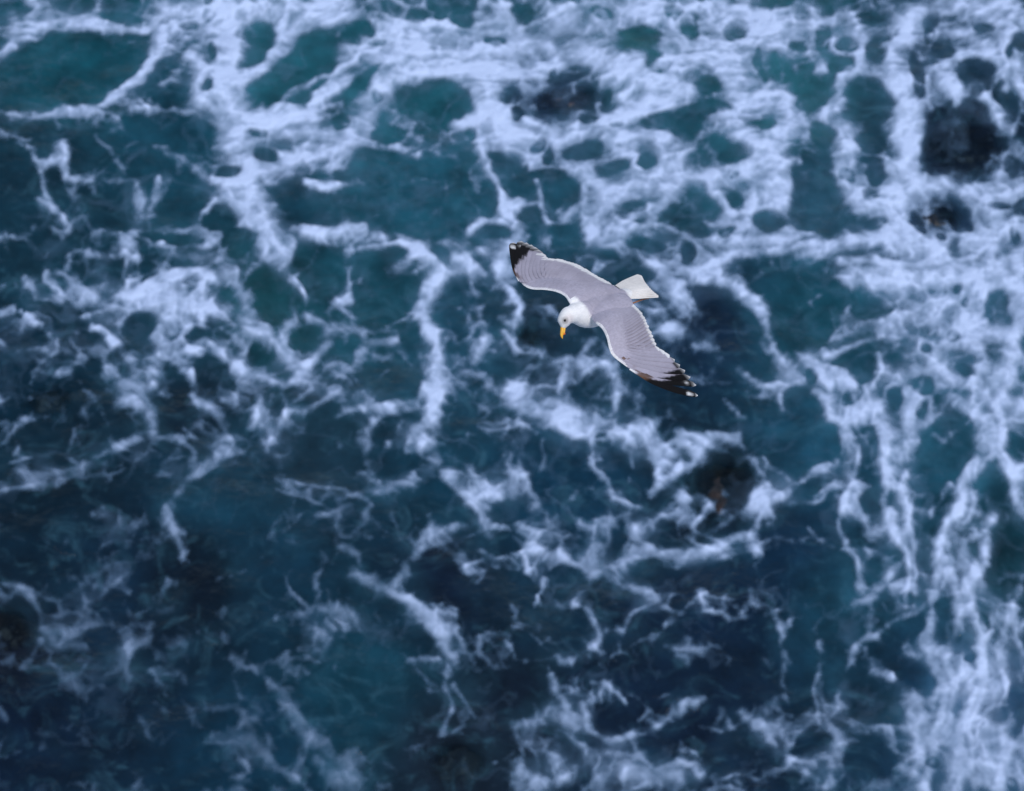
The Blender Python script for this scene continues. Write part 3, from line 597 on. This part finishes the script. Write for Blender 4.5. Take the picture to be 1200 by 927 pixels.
for i in range(nv):
    _, k, dist = kd.find(P[i]); side, t, q, _p = chart[k]
    tq[i] = t, q
    a, b_, c = P[i]
    up = sstep(-.25, .15, N[i, 2])
    grey = up
    grey *= sstep(.018, .060, q + .012 * nz1[i]) if t > .13 else 1.0
    edge = .112 - .9 * b_ * b_ + .006 * nz1[i]                   # mantle meets the white hind neck here
    if abs(b_) < .058: grey *= sstep(edge + .010, edge - .010, a)
    grey *= sstep(-.195, -.175, a + .006 * nz1[i])
    grey *= sstep(-.012, .004, c - (droop(t) if t > .05 else 0)) if t < .14 else 1
    g = MANTLE * (1 + .05 * nz1[i])
    col = WHITE * (1 - grey) + g * grey
    if up > .3:                                                  # worn brown coverts near the wrists
        for sd_, t0, q0, st, sq, k_ in (('r', .835, .22, .030, .09, 1), ('l', .795, .20, .034, .10, 1), ('l', .765, .13, .012, .05, .8), ('l', .655, .12, .012, .05, .9), ('l', .675, .19, .008, .05, .6), ('r', .745, .20, .008, .06, .8), ('r', .76, .27, .006, .05, .7)):
            if side == sd_:
                e = math.hypot((t - t0) / st, (q - q0) / sq) + .35 * nz1[i]
                w_ = k_ * sstep(1.1, .7, e)
                col = col * (1 - w_) + BROWN * (.6 + .5 * (nz1[i] + 1) / 2) * w_
    ed = np.linalg.norm(P[i] - eye_p)
    if ed < .026: col = col * (1 - .50 * sstep(.026, .008, ed + .004 * nz1[i]))
    ck = np.linalg.norm((P[i] - cheek_p) * 1.0)
    if ck < .04: col = col * (1 - .16 * sstep(.04, .01, ck) * np.array([.7, 1.0, 1.0]))  # warm shade of the cheek, painted into the vertex colour
    colr[i] = col
attr_c(body_me, 'plumage', colr)
uvv = np.concatenate([tq, np.zeros((nv, 1))], 1)
body_me.attributes.new('chart', 'FLOAT_VECTOR', 'POINT').data.foreach_set('vector', uvv.astype(np.float32).ravel())

m = NT('gull_plumage'); b = m.b
pc = m.attr('plumage').outputs['Color']; tc = m.n('TexCoord').outputs['Object']
mp = m.n('Mapping'); mp.inputs['Scale'].default_value = (1, 4, 1); m.l(tc, mp.inputs['Vector'])
n1 = m.noise(mp.outputs[0], 60, 4, .6)
r_ = m.n('MapRange', i_1=.25, i_2=.75, i_3=.90, i_4=1.08); m.l(n1.outputs[0], r_.inputs[0])
mm = m.n('Mix', data_type='RGBA', blend_type='MULTIPLY'); mm.inputs[0].default_value = 1
m.l(pc, mm.inputs[6]); m.l(r_.outputs[0], mm.inputs[7]); m.l(mm.outputs[2], b.inputs['Base Color'])
ca = m.n('Mapping'); ca.inputs['Scale'].default_value = (62, 17, 1); m.l(m.attr('chart').outputs['Vector'], ca.inputs['Vector'])
cv = m.n('TexVoronoi', feature='F1', i_Scale=1.0, i_Randomness=.75); m.l(ca.outputs[0], cv.inputs['Vector'])
cm = m.n('MapRange', i_1=0., i_2=.8, i_3=1.07, i_4=.88); m.l(cv.outputs['Distance'], cm.inputs[0])
big = m.noise(tc, 9, 3, .5); bgm = m.n('MapRange', i_1=.3, i_2=.7, i_3=.90, i_4=1.10); m.l(big.outputs[0], bgm.inputs[0])
m4 = m.n('Mix', data_type='RGBA', blend_type='MULTIPLY'); m4.inputs[0].default_value = 1
m.l(mm.outputs[2], m4.inputs[6]); m.l(m.math('MULTIPLY', cm.outputs[0], bgm.outputs[0]), m4.inputs[7]); m.l(m4.outputs[2], b.inputs['Base Color'])
b.inputs['Roughness'].default_value = .8; b.inputs['Specular IOR Level'].default_value = .15
b.inputs['Sheen Weight'].default_value = 0
bp = m.n('Bump', i_Strength=.35, i_Distance=.004); m.l(n1.outputs[0], bp.inputs['Height']); m.l(bp.outputs[0], b.inputs['Normal'])
PLUM = m.m
add('body', body_me, PLUM, gull)

# flight feathers, one mesh each
def feather(name, path, width, colours, lift=.004, point=.5, parent=gull, ridge=.0004, tilt=0.0):
    """path(s): points along the shaft; colours(s, k): s 0..1 along it, k -1..1 across"""
    ns, nk = 26, 5; V, cols, Fc = [], [], []
    C = np.array([path(i / ns) for i in range(ns + 1)]); T = np.gradient(C, axis=0)
    L = np.linalg.norm(np.diff(C, axis=0), axis=1).sum(); e = point * width / L * 1.2
    for lay in (1, -1):
        for i in range(ns + 1):
            s = i / ns; d = T[i] / np.linalg.norm(T[i])
            up = np.array([0, 0, 1.0]); up -= d * (up @ d); up /= np.linalg.norm(up); sdv = np.cross(up, d)
            tipr = math.sqrt(max(1 - ((s - (1 - e)) / e) ** 2, 0)) if s > 1 - e else 1
            hw = width / 2 * (.6 + .4 * min(s * 3, 1)) * tipr + .0004
            for j in range(nk):
                k = j / (nk - 1) * 2 - 1
                p = C[i] + sdv * hw * k + up * (lift * math.sin(math.pi * s) + ridge * (1 - k * k) + tilt * k + .0008 * lay)
                V.append(loc(p)); cols.append(colours(s, k) if lay == 1 else colours(s, k) * .95)
    M = (ns + 1) * nk
    for lay in (0, 1):
        for i in range(ns):
            for j in range(nk - 1):
                q = [lay * M + i * nk + j, lay * M + i * nk + j + 1, lay * M + (i + 1) * nk + j + 1, lay * M + (i + 1) * nk + j]
                Fc.append(q if lay else q[::-1])
    for i in range(ns):
        for j in (0, nk - 1):
            q = [i * nk + j, (i + 1) * nk + j, M + (i + 1) * nk + j, M + i * nk + j]; Fc.append(q if j else q[::-1])
    me = bpy.data.meshes.new(name); me.from_pydata(V, [], Fc); me.update()
    attr_c(me, 'plumage', np.clip(np.array(cols), 0, 1))
    return add(name, me, PLUM, parent)

rng = np.random.default_rng(4)
for side in 'rl':
    sg = 1 if side == 'r' else -1
    # secondaries and tertials: grey with a broad white trailing tip
    NS = 20
    for i in range(NS):
        t = .03 + .60 * i / (NS - 1)
        j1, j2 = .012 * rng.uniform(-.4, .4), rng.uniform(-.012, .012); dz = -.024 * max(1 - t / .16, 0) ** 1.5
        path = lambda s, t=t, j1=j1, j2=j2, dz=dz, i=i: wing_pt(side, t + .01 * (1 - s) + j1 * s, .36 + (.64 + j2) * s, dz * (1 - .7 * s) + .001 - .002 * s)
        sh = rng.uniform(.95, 1.05)
        def cs(s, k, sh=sh):
            w_ = sstep(.84, .90, s + .02 * abs(k)); g = MANTLE * sh
            return g * (1 - w_) + WHITE * w_
        feather('secondary_feather', path, .056, cs, .002, .40, tilt=.0004 * sg)
    # primaries fan out from the hand
    for i in range(10):
        e = i / 9
        wd_ = .056 - .006 * e
        t0, q0 = .55 + .17 * e, .46 - .34 * e
        tt = min(.655 + .345 * e ** .95, 1.0)
        def path(s, t0=t0, q0=q0, tt=tt, i=i, e=e, wd_=wd_):
            t = t0 + (tt - t0) * s
            ch = np.linalg.norm(wing_pt(side, t, 0) - wing_pt(side, t, 1))
            lane = .46 * wd_ * (.6 + .4 * min(s * 3, 1)) + .018 * (9 - i) * min(.35 + s, 1)
            ql = min(lane / ch, 1.0 if i < 9 else .5); qf = q0 + (1 - q0) * s ** (1 + .5 * e)
            k = (0, 0, 0, 0, .15, .35, .6, .85, 1, 1)[i]
            k *= 1 - s ** 3 if i < 9 else 1
            q = ql * k + qf * (1 - k)
            return wing_pt(side, t, q, .002 - .004 * s + .0005 * i)
        blk = [9, 9, 9, 9, .95, .90, .84, .74, .60, .32][i]
        sh = rng.uniform(.95, 1.05)
        def cp(s, k, blk=blk, i=i, sh=sh):
            g = MANTLE * 1.06 * sh * (1 - .12 * sstep(.3, 1, -k * sg))
            w_ = sstep(blk - .03, blk + .03, s - .17 * k * sg * (i > 5))
            c = g * (1 - w_) + BLACK * w_
            if i > 6:                                                # worn brown bases
                w2 = sstep(.10, .16, s - .02 * k) * sstep(.17 + .07 * (i - 6), .11 + .06 * (i - 6), s + .04 * k) * (.3, .7, .9)[i - 7]
                c = c * (1 - w2) + BROWN * (.8 + .3 * k) * w2
            if i == 9: w3 = sstep(.14, .08, s) * sstep(-.2, .4, -k * sg); c = c * (1 - w3) + WHITE * w3
            if i < 4: x = sstep(.88, .93, s)
            elif i < 9: x = sstep(.955, .975, s)
            else: x = sstep(.975, .985, s)
            if i == 9: x = max(x, sstep(.042, .026, abs(s - .89)) * sstep(.75, .45, abs(k + .2 * sg)))
            if i == 8: x = max(x, .8 * sstep(.025, .015, abs(s - .87)) * sstep(.6, .3, abs(k)))
            return c * (1 - x) + WHITE * x
        feather('primary_feather', path, wd_, cp, .003, .55 if i < 7 else .75, tilt=.0006 * sg)
# tail: a fan of twelve white feathers
tb = gp(628, 345, -.012)
tl = [gp(*((1 - s) * np.array((722, 266)) + s * np.array((806, 364)) - np.array((10, -8)) * math.sin(math.pi * s)), -.012 - .016 * (abs(s - .5) * 2) ** 2) for s in np.linspace(0, 1, 12)]
for i, ti in enumerate(tl):
    e = i / 11
    ro = gp(*((1 - e) * np.array((602, 320)) + e * np.array((650, 375))), -.014)
    order = .0016 * (6 - abs(i - 5.5))
    feather('tail_feather', lambda s, ro=ro, ti=ti, order=order: ro * (1 - s) + ti * s + np.array((0, 0, order)), .034, lambda s, k: WHITE * (.95 + .04 * k, .92 + .04 * k, .88 + .04 * k), .002, .35, ridge=.0012)

# bill
def lathe(name, pts, rad, mat, parent, n=14, flat=1.0):
    bm = bmesh.new(); rings = []
    for k in range(len(pts)):
        d = np.asarray(pts[min(k + 1, len(pts) - 1)]) - np.asarray(pts[max(k - 1, 0)]); d = d / np.linalg.norm(d)
        s = np.cross(d, np.array([.3, .2, .9])); s /= np.linalg.norm(s); u = np.cross(s, d)
        rings.append([np.asarray(pts[k]) + s * rad[k] * math.cos(a) + u * rad[k] * flat * math.sin(a) for a in np.linspace(0, 2 * math.pi, n, endpoint=False)])
    ring_mesh(bm, rings); bmesh.ops.recalc_face_normals(bm, faces=bm.faces)
    for f_ in bm.faces: f_.smooth = True
    me = bpy.data.meshes.new(name); bm.to_mesh(me); bm.free()
    return add(name, me, mat, parent)
def plain(name, c, rough):
    m = NT(name); tc = m.n('TexCoord').outputs['Object']; n_ = m.noise(tc, 90, 3)
    r_ = m.n('MapRange', i_3=.8, i_4=1.15); m.l(n_.outputs[0], r_.inputs[0])
    x = m.n('Mix', data_type='RGBA', blend_type='MULTIPLY'); x.inputs[0].default_value = 1; x.inputs[6].default_value = (*c, 1); m.l(r_.outputs[0], x.inputs[7])
    m.l(x.outputs[2], m.b.inputs['Base Color']); m.b.inputs['Roughness'].default_value = rough
    return m.m
YEL, ORG, DARK, PINK, IRIS = plain('bill_yellow', (.80, .42, .03), .4), plain('bill_spot', (.62, .12, .015), .4), plain('eye_dark', (.01, .01, .01), .15), plain('leg_skin', (.32, .15, .09), .5), plain('eye_iris', (.55, .45, .15), .25)
side_v = cam_dir(.12, -.05, -1)                    # the cheek turned to the cliff
fwd = cam_dir(-.97, .20, -.12)                         # over the crown, away from the throat
b0 = hc + bd * .040
bill = lathe('bill', [b0 + bd * x + fwd * y for x, y in ((0, .003), (.014, .003), (.028, .002), (.042, .0005), (.052, -.003), (.060, -.008))], [.0095, .0088, .0080, .0075, .005, .0012], YEL, gull)
lathe('lower_mandible', [b0 + bd * x - fwd * y for x, y in ((0, .004), (.014, .006), (.028, .007), (.036, .008), (.044, .005))], [.007, .0066, .0062, .006, .0012], ORG if False else YEL, bill)
lathe('bill_spot', [b0 + bd * x - fwd * y for x, y in ((.028, .0085), (.034, .0105), (.041, .0065))], [.003, .0075, .003], ORG, bill)
for sgn in (1, -1):
    cdir = side_v if sgn == 1 else side_v - 2 * (side_v @ fwd) * fwd * 0 - 2 * side_v + 0 * fwd
    cdir = cdir / np.linalg.norm(cdir)
    e0 = hc + bd * .012 + fwd * .003
    eye = lathe('eye', [e0 + cdir * x for x in (.024, .0315, .0365)], [.0080, .0074, .003], IRIS, gull)
    lathe('pupil', [e0 + cdir * x for x in (.032, .0360, .0385)], [.0064, .0058, .002], DARK, eye)
# legs tucked back under the tail
for sgn in (1, -1):
    hip = np.array([-.13, .01 + .022 * sgn, -.062])
    foot = gp(728, 384, -.042) + np.array([0, .022 * (sgn + 1), 0])
    leg = lathe('leg', [hip, hip * .5 + foot * .5 + np.array([0, 0, -.004]), foot], [.005, .004, .004], PINK, gull)
    lathe('webbed_foot', [foot + np.array([.012, 0, 0]), foot, foot + np.array([-.03, .004 * sgn, .002]), foot + np.array([-.05, .006 * sgn, .003])], [.003, .005, .009, .003], PINK, leg, flat=.4)
print('sea foam faces', len(bpy.data.meshes['sea_foam'].polygons), 'gull verts', nv)
